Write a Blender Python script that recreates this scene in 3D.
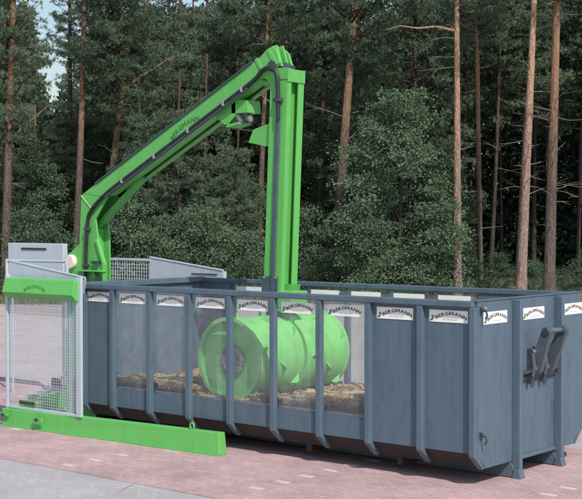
import bpy, bmesh, math, random
import numpy as np
from mathutils import Vector, Matrix
R = math.radians
scene = bpy.context.scene
COL = scene.collection
for o in list(bpy.data.objects): bpy.data.objects.remove(o, do_unlink=True)

# ------------------------------------------------------------------ camera
CAM = Vector((7.654, -12.548, 3.038)); YAW = -0.69145; PITCH = -0.022725; F = 1291.25
FWD = Vector((math.sin(YAW), math.cos(YAW), 0.0)); RGT = Vector((math.cos(YAW), -math.sin(YAW), 0.0))
cd = bpy.data.cameras.new('camera'); cam = bpy.data.objects.new('camera', cd); COL.objects.link(cam)
cam.location = CAM; cam.rotation_euler = (math.pi/2 + PITCH, 0, -YAW)
cd.sensor_width = 36; cd.lens = F/582*36; cd.clip_end = 1500; cd.clip_start = 0.1
scene.camera = cam

# ------------------------------------------------------------------ sky, sun, exposure
SUN_TO = Vector((0.88, -0.47, 0)).normalized(); SUN_EL = R(46)
sun_dir = Vector((SUN_TO.x*math.cos(SUN_EL), SUN_TO.y*math.cos(SUN_EL), math.sin(SUN_EL)))
w = bpy.data.worlds.new('World'); scene.world = w; w.use_nodes = True
nt = w.node_tree; bg = nt.nodes['Background']
sky = nt.nodes.new('ShaderNodeTexSky'); sky.sky_type = 'NISHITA'; sky.sun_disc = False
sky.sun_elevation = SUN_EL; sky.sun_rotation = math.atan2(SUN_TO.x, SUN_TO.y)
sky.air_density = 1.2; sky.dust_density = 1.8; sky.ozone_density = 1.0
nt.links.new(sky.outputs[0], bg.inputs[0]); bg.inputs[1].default_value = 0.12
sl = bpy.data.lights.new('sun', 'SUN'); sl.energy = 3.6; sl.angle = R(0.5); sl.color = (1.0, 0.95, 0.88)
so = bpy.data.objects.new('sun', sl); COL.objects.link(so)
so.rotation_euler = (-sun_dir).to_track_quat('-Z', 'Y').to_euler(); so.location = (0, 0, 30)
vs = scene.view_settings; vs.view_transform = 'Standard'; vs.look = 'None'; vs.gamma = 1; vs.exposure = 0.25
vs.use_curve_mapping = False
scene.render.resolution_x = 1024; scene.render.resolution_y = 878
scene.cycles.transparent_max_bounces = 16

# ------------------------------------------------------------------ materials
MATS = {}
def newmat(name):
    m = bpy.data.materials.new(name); m.use_nodes = True
    b = m.node_tree.nodes['Principled BSDF']; MATS[name] = m
    return m, m.node_tree.nodes, m.node_tree.links, b
def mat(name, col, rough=0.5, metal=0.0, var=0.12, scale=6.0, bump=0.0, bscale=60.0, col2=None, spec=0.5, coat=0.0):
    m, N, L, b = newmat(name)
    tc = N.new('ShaderNodeTexCoord')
    nz = N.new('ShaderNodeTexNoise'); nz.inputs['Scale'].default_value = scale; nz.inputs['Detail'].default_value = 6
    nz.inputs['Roughness'].default_value = 0.65
    L.new(tc.outputs['Object'], nz.inputs['Vector'])
    rp = N.new('ShaderNodeValToRGB'); rp.color_ramp.elements[0].position = 0.3; rp.color_ramp.elements[1].position = 0.7
    a = tuple(max(0, c*(1-var)) for c in col); z = tuple(min(1, c*(1+var)) for c in col)
    if col2: a = col2
    rp.color_ramp.elements[0].color = (*a, 1); rp.color_ramp.elements[1].color = (*z, 1)
    L.new(nz.outputs[0], rp.inputs[0]); L.new(rp.outputs[0], b.inputs['Base Color'])
    b.inputs['Roughness'].default_value = rough; b.inputs['Metallic'].default_value = metal
    b.inputs['Specular IOR Level'].default_value = spec
    if coat: b.inputs['Coat Weight'].default_value = coat
    if bump:
        n2 = N.new('ShaderNodeTexNoise'); n2.inputs['Scale'].default_value = bscale; n2.inputs['Detail'].default_value = 4
        L.new(tc.outputs['Object'], n2.inputs['Vector'])
        bp = N.new('ShaderNodeBump'); bp.inputs['Strength'].default_value = bump; bp.inputs['Distance'].default_value = 0.01
        L.new(n2.outputs[0], bp.inputs['Height']); L.new(bp.outputs[0], b.inputs['Normal'])
    return m

def paint_mat(name, col, dirt, rough=0.4, dirt_amt=0.35, grime=(0.03, 0.03, 0.03), grime_amt=0.25, rust=0.6, dent=0.25):
    """coated sheet steel: slow tone drift, vertical run marks, scuffs, gentle dents"""
    m, N, L, b = newmat(name)
    tc = N.new('ShaderNodeTexCoord')
    n1 = N.new('ShaderNodeTexNoise'); n1.inputs['Scale'].default_value = 1.7; n1.inputs['Detail'].default_value = 7; n1.inputs['Roughness'].default_value = 0.6
    L.new(tc.outputs['Object'], n1.inputs['Vector'])
    mp = N.new('ShaderNodeMapping'); mp.inputs['Scale'].default_value = (14, 14, 0.9)
    L.new(tc.outputs['Object'], mp.inputs[0])
    n2 = N.new('ShaderNodeTexNoise'); n2.inputs['Scale'].default_value = 1.0; n2.inputs['Detail'].default_value = 5
    L.new(mp.outputs[0], n2.inputs['Vector'])
    n3 = N.new('ShaderNodeTexNoise'); n3.inputs['Scale'].default_value = 38; n3.inputs['Detail'].default_value = 5; n3.inputs['Roughness'].default_value = 0.7
    L.new(tc.outputs['Object'], n3.inputs['Vector'])
    r1 = N.new('ShaderNodeMapRange'); r1.inputs[1].default_value = 0.42; r1.inputs[2].default_value = 0.75
    L.new(n2.outputs[0], r1.inputs[0])
    mu = N.new('ShaderNodeMath'); mu.operation = 'MULTIPLY'; L.new(r1.outputs[0], mu.inputs[0]); L.new(n1.outputs[0], mu.inputs[1])
    m2 = N.new('ShaderNodeMath'); m2.operation = 'MULTIPLY'; m2.inputs[1].default_value = dirt_amt*1.6; L.new(mu.outputs[0], m2.inputs[0])
    r3 = N.new('ShaderNodeMapRange'); r3.inputs[1].default_value = 0.64; r3.inputs[2].default_value = 0.72; r3.inputs[4].default_value = dirt_amt*0.9
    L.new(n3.outputs[0], r3.inputs[0])
    ad = N.new('ShaderNodeMath'); ad.use_clamp = True; L.new(m2.outputs[0], ad.inputs[0]); L.new(r3.outputs[0], ad.inputs[1])
    mx = N.new('ShaderNodeMixRGB'); mx.inputs[1].default_value = (*col, 1); mx.inputs[2].default_value = (*dirt, 1)
    L.new(ad.outputs[0], mx.inputs[0])
    # grime smears
    mg = N.new('ShaderNodeMapping'); mg.inputs['Scale'].default_value = (3.1, 3.1, 1.3); mg.inputs['Location'].default_value = (7.3, 2.1, 4.4); L.new(tc.outputs['Object'], mg.inputs[0])
    n5 = N.new('ShaderNodeTexNoise'); n5.inputs['Scale'].default_value = 1.4; n5.inputs['Detail'].default_value = 9; n5.inputs['Roughness'].default_value = 0.72; L.new(mg.outputs[0], n5.inputs['Vector'])
    r5 = N.new('ShaderNodeMapRange'); r5.inputs[1].default_value = 0.50; r5.inputs[2].default_value = 0.78; r5.inputs[4].default_value = grime_amt*2; L.new(n5.outputs[0], r5.inputs[0])
    x5 = N.new('ShaderNodeMixRGB'); x5.inputs[2].default_value = (*grime, 1); L.new(r5.outputs[0], x5.inputs[0]); L.new(mx.outputs[0], x5.inputs[1])
    # chipped paint and rust
    n6 = N.new('ShaderNodeTexNoise'); n6.inputs['Scale'].default_value = 17; n6.inputs['Detail'].default_value = 8; n6.inputs['Roughness'].default_value = 0.8; L.new(tc.outputs['Object'], n6.inputs['Vector'])
    r6 = N.new('ShaderNodeMapRange'); r6.inputs[1].default_value = 0.70; r6.inputs[2].default_value = 0.74; r6.inputs[4].default_value = rust; L.new(n6.outputs[0], r6.inputs[0])
    x6 = N.new('ShaderNodeMixRGB'); x6.inputs[2].default_value = (0.10, 0.055, 0.035, 1); L.new(r6.outputs[0], x6.inputs[0]); L.new(x5.outputs[0], x6.inputs[1])
    L.new(x6.outputs[0], b.inputs['Base Color'])
    rr = N.new('ShaderNodeMapRange'); rr.inputs[3].default_value = rough-0.08; rr.inputs[4].default_value = rough+0.25
    L.new(n1.outputs[0], rr.inputs[0]); L.new(rr.outputs[0], b.inputs['Roughness'])
    bp = N.new('ShaderNodeBump'); bp.inputs['Strength'].default_value = dent; bp.inputs['Distance'].default_value = 0.03
    L.new(n1.outputs[0], bp.inputs['Height']); L.new(bp.outputs[0], b.inputs['Normal'])
    return m

M_STEEL = paint_mat('grey_blue_paint', (0.079, 0.121, 0.165), (0.14, 0.18, 0.22), 0.40, 0.36, (0.04, 0.045, 0.05), 0.28, 0.55, 0.45)
M_UNDER = paint_mat('dark_brown_underside', (0.028, 0.023, 0.021), (0.05, 0.038, 0.032), 0.7, 0.5)  # near-black brown coat with rust chips, for skirt, floor and bearers
M_GRASS = mat('dry_grass', (0.14, 0.15, 0.055), 0.8, var=0.4, scale=2)
M_LEVER = paint_mat('dark_lever_paint', (0.06, 0.08, 0.105), (0.12, 0.13, 0.14), 0.35, 0.5)
M_GREEN = paint_mat('green_paint', (0.105, 0.425, 0.092), (0.19, 0.42, 0.16), 0.38, 0.40, (0.06, 0.20, 0.05), 0.20, 0.35)
M_DRUM = paint_mat('scuffed_green_paint', (0.16, 0.56, 0.14), (0.30, 0.46, 0.20), 0.5, 0.6, (0.12, 0.20, 0.08), 0.35, 0.85, 0.5)
M_GALV = paint_mat('galvanised_steel', (0.48, 0.54, 0.61), (0.60, 0.64, 0.68), 0.45, 0.5, (0.30, 0.33, 0.36), 0.2, 0.0)
MATS['galvanised_steel'].node_tree.nodes['Principled BSDF'].inputs['Metallic'].default_value = 0.25
M_SEAMHL = mat('pale_seam_highlight', (0.42, 0.62, 0.30), 0.5, var=0.3, scale=40)  # pale tint standing in for edge highlights on the boom
M_RUBBER = mat('black_rubber', (0.018, 0.02, 0.022), 0.5, var=0.3)
M_PIPE = mat('slate_pipe', (0.06, 0.085, 0.115), 0.4, var=0.2)
M_DARK = mat('dark_cast_steel', (0.055, 0.07, 0.085), 0.38, 0.3, var=0.35, scale=14)
M_HUB = mat('grey_gearbox', (0.16, 0.18, 0.19), 0.6, 0.2, var=0.45, scale=18, bump=0.6, bscale=30)
M_WHITE = mat('white_vinyl', (0.80, 0.80, 0.78), 0.35, var=0.05, scale=9)
M_CREAM = mat('cream_paint', (0.72, 0.66, 0.55), 0.4, var=0.06)
M_INK = mat('brown_print', (0.05, 0.028, 0.022), 0.5, var=0.1)
M_GINK = mat('green_print', (0.03, 0.23, 0.10), 0.5, var=0.1)
M_DGREEN = mat('dark_green_print', (0.035, 0.19, 0.035), 0.5, var=0.1)
M_BLACK = mat('slot_black', (0.03, 0.03, 0.03), 0.8, var=0.2)
M_BOLT = mat('zinc_bolt', (0.5, 0.5, 0.5), 0.35, 0.7, var=0.15, scale=30)
M_WOOD = mat('waste_wood', (0.42, 0.29, 0.155), 0.85, var=0.4, scale=3, col2=(0.09, 0.06, 0.04), bump=0.4)
M_PALEWOOD = mat('pale_board', (0.46, 0.36, 0.24), 0.8, var=0.3, scale=7, bump=0.3)
M_DARKWOOD = mat('dark_board', (0.09, 0.065, 0.05), 0.85, var=0.35, scale=7, bump=0.3)
M_WASTE = mat('waste_litter', (0.33, 0.23, 0.125), 0.95, var=0.5, scale=14, col2=(0.10, 0.07, 0.045), bump=1.0, bscale=25)

def pane_mat():
    m, N, L, b = newmat('scratched_plastic_sheet')
    tc = N.new('ShaderNodeTexCoord')
    tr = N.new('ShaderNodeBsdfTransparent'); tr.inputs[0].default_value = (0.965, 0.98, 0.985, 1)
    df = N.new('ShaderNodeBsdfDiffuse'); df.inputs[0].default_value = (0.50, 0.54, 0.58, 1)
    gl = N.new('ShaderNodeBsdfGlossy'); gl.inputs['Roughness'].default_value = 0.12
    n = N.new('ShaderNodeTexNoise'); n.inputs['Scale'].default_value = 2.2; n.inputs['Detail'].default_value = 8; n.inputs['Roughness'].default_value = 0.7
    L.new(tc.outputs['Object'], n.inputs['Vector'])
    r = N.new('ShaderNodeMapRange'); r.inputs[1].default_value = 0.35; r.inputs[2].default_value = 0.8; r.inputs[3].default_value = 0.035; r.inputs[4].default_value = 0.17
    L.new(n.outputs[0], r.inputs[0])
    # long thin scratches, bent by noise
    sc = None
    for ang, sx, sz, th in ((0.9, 0.6, 9, 0.018), (-0.5, 0.5, 7, 0.014), (1.35, 0.45, 11, 0.016)):
        mp = N.new('ShaderNodeMapping'); mp.inputs['Rotation'].default_value = (0, ang, 0); mp.inputs['Scale'].default_value = (sx*2, 0.01, sz*0.5)
        L.new(tc.outputs['Object'], mp.inputs[0])
        vo = N.new('ShaderNodeTexVoronoi'); vo.feature = 'DISTANCE_TO_EDGE'; vo.inputs['Scale'].default_value = 1.0
        L.new(mp.outputs[0], vo.inputs['Vector'])
        lt = N.new('ShaderNodeMath'); lt.operation = 'LESS_THAN'; lt.inputs[1].default_value = th; L.new(vo.outputs['Distance'], lt.inputs[0])
        if sc is None: sc = lt
        else:
            a = N.new('ShaderNodeMath'); a.operation = 'MAXIMUM'; L.new(sc.outputs[0], a.inputs[0]); L.new(lt.outputs[0], a.inputs[1]); sc = a
    n4 = N.new('ShaderNodeTexNoise'); n4.inputs['Scale'].default_value = 3.1; L.new(tc.outputs['Object'], n4.inputs['Vector'])
    g4 = N.new('ShaderNodeMapRange'); g4.inputs[1].default_value = 0.52; g4.inputs[2].default_value = 0.68; g4.inputs[4].default_value = 0.08; L.new(n4.outputs[0], g4.inputs[0])
    ms = N.new('ShaderNodeMath'); ms.operation = 'MULTIPLY'; L.new(sc.outputs[0], ms.inputs[0]); L.new(g4.outputs[0], ms.inputs[1])
    ad = N.new('ShaderNodeMath'); ad.use_clamp = True; L.new(r.outputs[0], ad.inputs[0]); L.new(ms.outputs[0], ad.inputs[1])
    m1 = N.new('ShaderNodeMixShader'); L.new(ad.outputs[0], m1.inputs[0]); L.new(tr.outputs[0], m1.inputs[1]); L.new(df.outputs[0], m1.inputs[2])
    lw = N.new('ShaderNodeLayerWeight'); lw.inputs[0].default_value = 0.5
    pw = N.new('ShaderNodeMath'); pw.operation = 'POWER'; pw.inputs[1].default_value = 5; L.new(lw.outputs['Facing'], pw.inputs[0])
    fr = N.new('ShaderNodeMath'); fr.operation = 'MULTIPLY_ADD'; fr.inputs[1].default_value = 0.96; fr.inputs[2].default_value = 0.04; L.new(pw.outputs[0], fr.inputs[0])
    m2 = N.new('ShaderNodeMixShader'); L.new(fr.outputs[0], m2.inputs[0]); L.new(m1.outputs[0], m2.inputs[1]); L.new(gl.outputs[0], m2.inputs[2])
    L.new(m2.outputs[0], N['Material Output'].inputs[0])
    return m
M_PANE = pane_mat()

def paving_mat(name, c1, c2, mortar, tone=0.18):
    m, N, L, b = newmat(name)
    tc = N.new('ShaderNodeTexCoord')
    br = N.new('ShaderNodeTexBrick'); br.offset = 0.5
    br.inputs['Color1'].default_value = (*c1, 1); br.inputs['Color2'].default_value = (*c2, 1); br.inputs['Mortar'].default_value = (*mortar, 1)
    br.inputs['Scale'].default_value = 1.0; br.inputs['Brick Width'].default_value = 0.2; br.inputs['Row Height'].default_value = 0.1
    br.inputs['Mortar Size'].default_value = 0.005; br.inputs['Mortar Smooth'].default_value = 0.4; br.inputs['Bias'].default_value = -0.1
    L.new(tc.outputs['Object'], br.inputs['Vector'])
    n = N.new('ShaderNodeTexNoise'); n.inputs['Scale'].default_value = 0.8; n.inputs['Detail'].default_value = 8; n.inputs['Roughness'].default_value = 0.7
    L.new(tc.outputs['Object'], n.inputs['Vector'])
    n2 = N.new('ShaderNodeTexNoise'); n2.inputs['Scale'].default_value = 22; n2.inputs['Detail'].default_value = 5; n2.inputs['Roughness'].default_value = 0.75
    L.new(tc.outputs['Object'], n2.inputs['Vector'])
    r = N.new('ShaderNodeMapRange'); r.inputs[1].default_value = 0.3; r.inputs[2].default_value = 0.7; r.inputs[3].default_value = 1-tone; r.inputs[4].default_value = 1+tone*0.6
    L.new(n.outputs[0], r.inputs[0])
    r2 = N.new('ShaderNodeMapRange'); r2.inputs[1].default_value = 0.3; r2.inputs[2].default_value = 0.7; r2.inputs[3].default_value = 0.82; r2.inputs[4].default_value = 1.12
    L.new(n2.outputs[0], r2.inputs[0])
    mu = N.new('ShaderNodeMath'); mu.operation = 'MULTIPLY'; L.new(r.outputs[0], mu.inputs[0]); L.new(r2.outputs[0], mu.inputs[1])
    vm = N.new('ShaderNodeVectorMath'); vm.operation = 'SCALE'; L.new(br.outputs['Color'], vm.inputs[0]); L.new(mu.outputs[0], vm.inputs['Scale'])
    L.new(vm.outputs[0], b.inputs['Base Color'])
    b.inputs['Roughness'].default_value = 0.85; b.inputs['Specular IOR Level'].default_value = 0.25
    iv = N.new('ShaderNodeMath'); iv.operation = 'SUBTRACT'; iv.inputs[0].default_value = 1; L.new(br.outputs['Fac'], iv.inputs[1])
    ah = N.new('ShaderNodeMath'); ah.operation = 'MULTIPLY_ADD'; ah.inputs[1].default_value = 0.35; L.new(n2.outputs[0], ah.inputs[0]); L.new(iv.outputs[0], ah.inputs[2])
    bp = N.new('ShaderNodeBump'); bp.inputs['Strength'].default_value = 0.5; bp.inputs['Distance'].default_value = 0.006
    L.new(ah.outputs[0], bp.inputs['Height']); L.new(bp.outputs[0], b.inputs['Normal'])
    return m
M_PINK = paving_mat('red_concrete_pavers', (0.485, 0.345, 0.35), (0.425, 0.295, 0.30), (0.32, 0.235, 0.235), 0.30)
M_GREY = paving_mat('grey_concrete_pavers', (0.415, 0.395, 0.40), (0.375, 0.36, 0.365), (0.31, 0.30, 0.295))
M_ROAD = paving_mat('worn_pale_pavers', (0.45, 0.39, 0.385), (0.41, 0.355, 0.35), (0.34, 0.30, 0.29))
M_LIGHTPAVER = mat('pale_paver', (0.49, 0.43, 0.425), 0.85, var=0.2, scale=20, spec=0.25)
M_FLOOR = mat('forest_litter', (0.13, 0.10, 0.06), 0.95, var=0.4, scale=1.2, col2=(0.07, 0.08, 0.035), bump=1.0, bscale=8)
M_CHALK = mat('chalk_scuff', (0.52, 0.405, 0.405), 0.9, var=0.15, scale=30, spec=0.2)

def leaf_mat(name, dark, light, trans=0.25, scale=0.9):
    m, N, L, b = newmat(name)
    tc = N.new('ShaderNodeTexCoord'); oi = N.new('ShaderNodeObjectInfo')
    n = N.new('ShaderNodeTexNoise'); n.inputs['Scale'].default_value = scale; n.inputs['Detail'].default_value = 3
    L.new(tc.outputs['Object'], n.inputs['Vector'])
    n2 = N.new('ShaderNodeTexNoise'); n2.inputs['Scale'].default_value = 11; L.new(tc.outputs['Object'], n2.inputs['Vector'])
    a = N.new('ShaderNodeMath'); a.operation = 'MULTIPLY_ADD'; a.inputs[1].default_value = 0.6; L.new(n2.outputs[0], a.inputs[0])
    h = N.new('ShaderNodeMath'); h.operation = 'MULTIPLY_ADD'; h.inputs[1].default_value = 0.30; L.new(oi.outputs['Random'], h.inputs[0]); L.new(n.outputs[0], h.inputs[2])
    L.new(h.outputs[0], a.inputs[2])
    rp = N.new('ShaderNodeValToRGB'); rp.color_ramp.elements[0].position = 0.68; rp.color_ramp.elements[1].position = 0.97
    rp.color_ramp.elements[0].color = (*dark, 1); rp.color_ramp.elements[1].color = (*light, 1)
    L.new(a.outputs[0], rp.inputs[0]); L.new(rp.outputs[0], b.inputs['Base Color'])
    b.inputs['Roughness'].default_value = 0.6; b.inputs['Specular IOR Level'].default_value = 0.25
    t = N.new('ShaderNodeBsdfTranslucent'); L.new(rp.outputs[0], t.inputs[0])
    mx = N.new('ShaderNodeMixShader'); mx.inputs[0].default_value = trans
    L.new(b.outputs[0], mx.inputs[1]); L.new(t.outputs[0], mx.inputs[2]); L.new(mx.outputs[0], N['Material Output'].inputs[0])
    return m
M_NEEDLE = leaf_mat('pine_needles', (0.036, 0.072, 0.048), (0.145, 0.205, 0.130))
M_LEAF = leaf_mat('broad_leaves', (0.026, 0.056, 0.036), (0.100, 0.158, 0.090), 0.2)
M_FARLEAF = leaf_mat('far_foliage', (0.022, 0.042, 0.030), (0.04, 0.066, 0.045), 0.15)

def bark_mat(name, low, high, z0, z1):
    m, N, L, b = newmat(name)
    tc = N.new('ShaderNodeTexCoord'); sp = N.new('ShaderNodeSeparateXYZ'); L.new(tc.outputs['Object'], sp.inputs[0])
    n = N.new('ShaderNodeTexNoise'); n.inputs['Scale'].default_value = 1.2; n.inputs['Detail'].default_value = 5; L.new(tc.outputs['Object'], n.inputs['Vector'])
    ma = N.new('ShaderNodeMath'); ma.operation = 'MULTIPLY_ADD'; ma.inputs[1].default_value = 4.0; L.new(n.outputs[0], ma.inputs[0]); L.new(sp.outputs[2], ma.inputs[2])
    mr = N.new('ShaderNodeMapRange'); mr.inputs[1].default_value = z0+2; mr.inputs[2].default_value = z1+2; L.new(ma.outputs[0], mr.inputs[0])
    mx = N.new('ShaderNodeMixRGB'); mx.inputs[1].default_value = (*low, 1); mx.inputs[2].default_value = (*high, 1); L.new(mr.outputs[0], mx.inputs[0])
    mp = N.new('ShaderNodeMapping'); mp.inputs['Scale'].default_value = (9, 9, 1.7); L.new(tc.outputs['Object'], mp.inputs[0])
    nd = N.new('ShaderNodeTexNoise'); nd.inputs['Scale'].default_value = 5; nd.inputs['Detail'].default_value = 4; L.new(tc.outputs['Object'], nd.inputs['Vector'])
    dv = N.new('ShaderNodeVectorMath'); dv.operation = 'MULTIPLY_ADD'; dv.inputs[1].default_value = (2.2, 2.2, 2.2); L.new(nd.outputs['Color'], dv.inputs[0]); L.new(mp.outputs[0], dv.inputs[2])
    v = N.new('ShaderNodeTexVoronoi'); v.inputs['Scale'].default_value = 1.3; L.new(dv.outputs[0], v.inputs['Vector'])
    r = N.new('ShaderNodeMapRange'); r.inputs[2].default_value = 0.7; r.inputs[3].default_value = 1.15; r.inputs[4].default_value = 0.62; L.new(v.outputs['Distance'], r.inputs[0])
    vm = N.new('ShaderNodeVectorMath'); vm.operation = 'SCALE'; L.new(mx.outputs[0], vm.inputs[0]); L.new(r.outputs[0], vm.inputs['Scale'])
    L.new(vm.outputs[0], b.inputs['Base Color']); b.inputs['Roughness'].default_value = 0.9; b.inputs['Specular IOR Level'].default_value = 0.2
    bp = N.new('ShaderNodeBump'); bp.inputs['Strength'].default_value = 0.9; bp.inputs['Distance'].default_value = 0.04; bp.invert = True
    L.new(v.outputs['Distance'], bp.inputs['Height']); L.new(bp.outputs[0], b.inputs['Normal'])
    return m
M_BARK = bark_mat('pine_bark', (0.12, 0.095, 0.080), (0.28, 0.165, 0.105), 4.0, 8.5)
M_BARKP = bark_mat('pale_pine_bark', (0.28, 0.205, 0.175), (0.42, 0.27, 0.18), 3.0, 8.5)
M_BARKD = bark_mat('dark_bark', (0.065, 0.055, 0.05), (0.12, 0.08, 0.06), 5.0, 10.0)
M_TWIG = mat('dead_twig', (0.16, 0.13, 0.11), 0.9, var=0.2)

# ------------------------------------------------------------------ mesh helpers
class MB:
    def __init__(s): s.v = []; s.f = []
    def add(s, vs, fs):
        o = len(s.v); s.v += [tuple(p) for p in vs]; s.f += [tuple(i+o for i in f) for f in fs]; return s
    def box(s, x0, x1, y0, y1, z0, z1):
        vs = [(x, y, z) for z in (z0, z1) for y in (y0, y1) for x in (x0, x1)]
        return s.add(vs, [(0, 2, 3, 1), (4, 5, 7, 6), (0, 1, 5, 4), (2, 6, 7, 3), (0, 4, 6, 2), (1, 3, 7, 5)])
    def prism(s, poly, a, b, axis='y'):
        """extrude a 2-D polygon: axis y -> poly is (x,z); axis x -> (y,z); axis z -> (x,y)"""
        def P(p, t): return (p[0], t, p[1]) if axis == 'y' else (t, p[0], p[1]) if axis == 'x' else (p[0], p[1], t)
        n = len(poly)
        return s.add([P(p, a) for p in poly] + [P(p, b) for p in poly],
                     [tuple(range(n)), tuple(range(2*n-1, n-1, -1))] + [(i, i+n, (i+1) % n+n, (i+1) % n) for i in range(n)])
    def tube(s, pts, r, n=8, cap=True):
        pts = [Vector(p) for p in pts]; k = len(pts); rs = r if hasattr(r, '__len__') else [r]*k
        prev = None; vs = []; fs = []
        for i, p in enumerate(pts):
            t = (pts[min(i+1, k-1)] - pts[max(i-1, 0)]).normalized()
            if prev is None: u = t.orthogonal().normalized()
            else: u = (prev - t*prev.dot(t)); u = u.normalized() if u.length > 1e-6 else t.orthogonal().normalized()
            prev = u; v = t.cross(u)
            for j in range(n):
                a = 2*math.pi*j/n; vs.append(p + (u*math.cos(a) + v*math.sin(a))*rs[i])
        for i in range(k-1):
            for j in range(n):
                fs.append((i*n+j, i*n+(j+1) % n, (i+1)*n+(j+1) % n, (i+1)*n+j))
        if cap: fs += [tuple(range(n-1, -1, -1)), tuple(range((k-1)*n, k*n))]
        return s.add(vs, fs)
    def lathe(s, prof, c, axis='y', n=32):
        """prof: (r, t) along the axis through c"""
        vs = []; fs = []; k = len(prof)
        for r, t in prof:
            for j in range(n):
                a = 2*math.pi*j/n; u, v = r*math.cos(a), r*math.sin(a)
                vs.append((c[0]+u, c[1]+t, c[2]+v) if axis == 'y' else (c[0]+t, c[1]+u, c[2]+v) if axis == 'x' else (c[0]+u, c[1]+v, c[2]+t))
        for i in range(k-1):
            for j in range(n): fs.append((i*n+j, i*n+(j+1) % n, (i+1)*n+(j+1) % n, (i+1)*n+j))
        fs += [tuple(range(n-1, -1, -1)), tuple(range((k-1)*n, k*n))]
        return s.add(vs, fs)
    def mesh(s, name, smooth=False):
        me = bpy.data.meshes.new(name); me.from_pydata(s.v, [], s.f)
        bm = bmesh.new(); bm.from_mesh(me); bmesh.ops.recalc_face_normals(bm, faces=bm.faces); bm.to_mesh(me); bm.free()
        if smooth:
            me.shade_smooth() if hasattr(me, 'shade_smooth') else None
            me.set_sharp_from_angle(angle=R(35))
        return me
    def build(s, name, m, parent=None, bevel=0.0, smooth=False, local=False):
        return link(name, s.mesh(name, smooth), m, parent, bevel, local)

def link(name, me, m, parent=None, bevel=0.0, local=False):
    if m is not None and len(me.materials) == 0: me.materials.append(m)
    o = bpy.data.objects.new(name, me); COL.objects.link(o)
    if parent is not None:
        o.parent = parent
        if not local and parent.type == 'EMPTY': o.matrix_parent_inverse = Matrix.Translation(-Vector(parent.location))
    if bevel:
        md = o.modifiers.new('edge', 'BEVEL'); md.width = bevel; md.segments = 2; md.limit_method = 'ANGLE'; md.angle_limit = R(40)
    return o
def tag(o, label=None, cat=None, group=None, kind=None):
    for k, v in (('label', label), ('category', cat), ('group', group), ('kind', kind)):
        if v: o[k] = v
    return o
def thing(name, loc, label, cat, group=None):
    o = bpy.data.objects.new(name, None); COL.objects.link(o); o.location = loc; o.empty_display_size = 0.3
    return tag(o, label, cat, group)
def np_mesh(name, V, Q):
    me = bpy.data.meshes.new(name); V = np.asarray(V, np.float32); Q = np.asarray(Q, np.int32)
    me.vertices.add(len(V)); me.vertices.foreach_set('co', V.ravel())
    n = Q.shape[0]; k = Q.shape[1]
    me.loops.add(n*k); me.loops.foreach_set('vertex_index', Q.ravel())
    me.polygons.add(n); me.polygons.foreach_set('loop_start', np.arange(0, n*k, k, dtype=np.int32))
    me.update(calc_edges=True); me.validate(); return me

# ------------------------------------------------------------------ ground
g = MB(); g.add([(-260, -160, 0), (200, -160, 0), (200, 300, 0), (-260, 300, 0)], [(0, 1, 2, 3)])
tag(g.build('ground', M_GREY), kind='structure')
Y0, Y1 = -2.27, 3.05
g = MB(); g.add([(-60, Y0, .004), (40, Y0, .004), (40, Y1, .004), (-60, Y1, .004)], [(0, 1, 2, 3)])
paving = tag(g.build('paving', M_PINK), kind='structure')
g = MB(); g.add([(-260, Y1, .004), (200, Y1, .004), (200, 120, .004), (-260, 120, .004)], [(0, 1, 2, 3)])
tag(g.build('road', M_ROAD), kind='structure')
pm = MB().box(-.098, .098, -.047, .047, 0.0, .0065).mesh('paver'); pm.materials.append(M_LIGHTPAVER)
rnd = random.Random(3)
for k in range(-4, 4):
    lx = -1.92 + 2.71*k
    for j in range(12):
        y = -2.05 + .45*j
        if -3.55 < lx < -0.05 and -.0 < y < 2.5 and k != 0: continue
        if rnd.random() < 0.12: continue
        o = bpy.data.objects.new('paver', pm); COL.objects.link(o); o.parent = paving
        o.location = (lx + rnd.uniform(-.01, .01), y, .003)
# chalky scrape marks across the paving
def streak(name, pts, w0, parent):
    V = []; Fc = []
    for i, (x, y) in enumerate(pts):
        a = pts[min(i+1, len(pts)-1)]; b_ = pts[max(i-1, 0)]
        t = Vector((a[0]-b_[0], a[1]-b_[1])).normalized(); n = Vector((-t.y, t.x)); ww = w0*(0.35+0.65*math.sin(math.pi*(i+.4)/(len(pts)-.2)))
        V += [(x+n.x*ww, y+n.y*ww, .0085), (x-n.x*ww, y-n.y*ww, .0085)]
        if i: Fc.append((2*i-2, 2*i-1, 2*i+1, 2*i))
    return MB().add(V, Fc).build(name, M_CHALK, parent)
streak('scrape_mark', [(-3.5, -2.24), (-3.71, -1.97), (-3.87, -1.75), (-4.11, -1.43), (-4.29, -1.19)], .007, paving)
streak('scrape_mark', [(-2.86, -2.93), (-3.03, -2.63), (-3.15, -2.37), (-3.37, -2.0), (-3.51, -1.73)], .008, paving)

# ------------------------------------------------------------------ lettering
def glyphs(text, size=1.0, weight=0.02):
    out = []
    for ch in text:
        cu = bpy.data.curves.new('glyph', 'FONT'); cu.body = ch; cu.size = size; cu.resolution_u = 2; cu.offset = weight
        ob = bpy.data.objects.new('glyph', cu); me = bpy.data.meshes.new_from_object(ob)
        vs = [tuple(v.co) for v in me.vertices]; fs = [tuple(p.vertices) for p in me.polygons]
        bpy.data.objects.remove(ob); bpy.data.curves.remove(cu); bpy.data.meshes.remove(me)
        x0 = min(v[0] for v in vs); x1 = max(v[0] for v in vs)
        out.append(([(v[0]-x0, v[1]) for v in vs], fs, x1-x0))
    return out
GL = glyphs('BERGMANN', 1.0, 0.022)
_m = [(0, 0), (0, .73), (.17, .73), (.40, .30), (.63, .73), (.80, .73), (.80, 0), (.655, 0), (.655, .48), (.455, .12), (.345, .12), (.145, .48), (.145, 0)]
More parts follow.
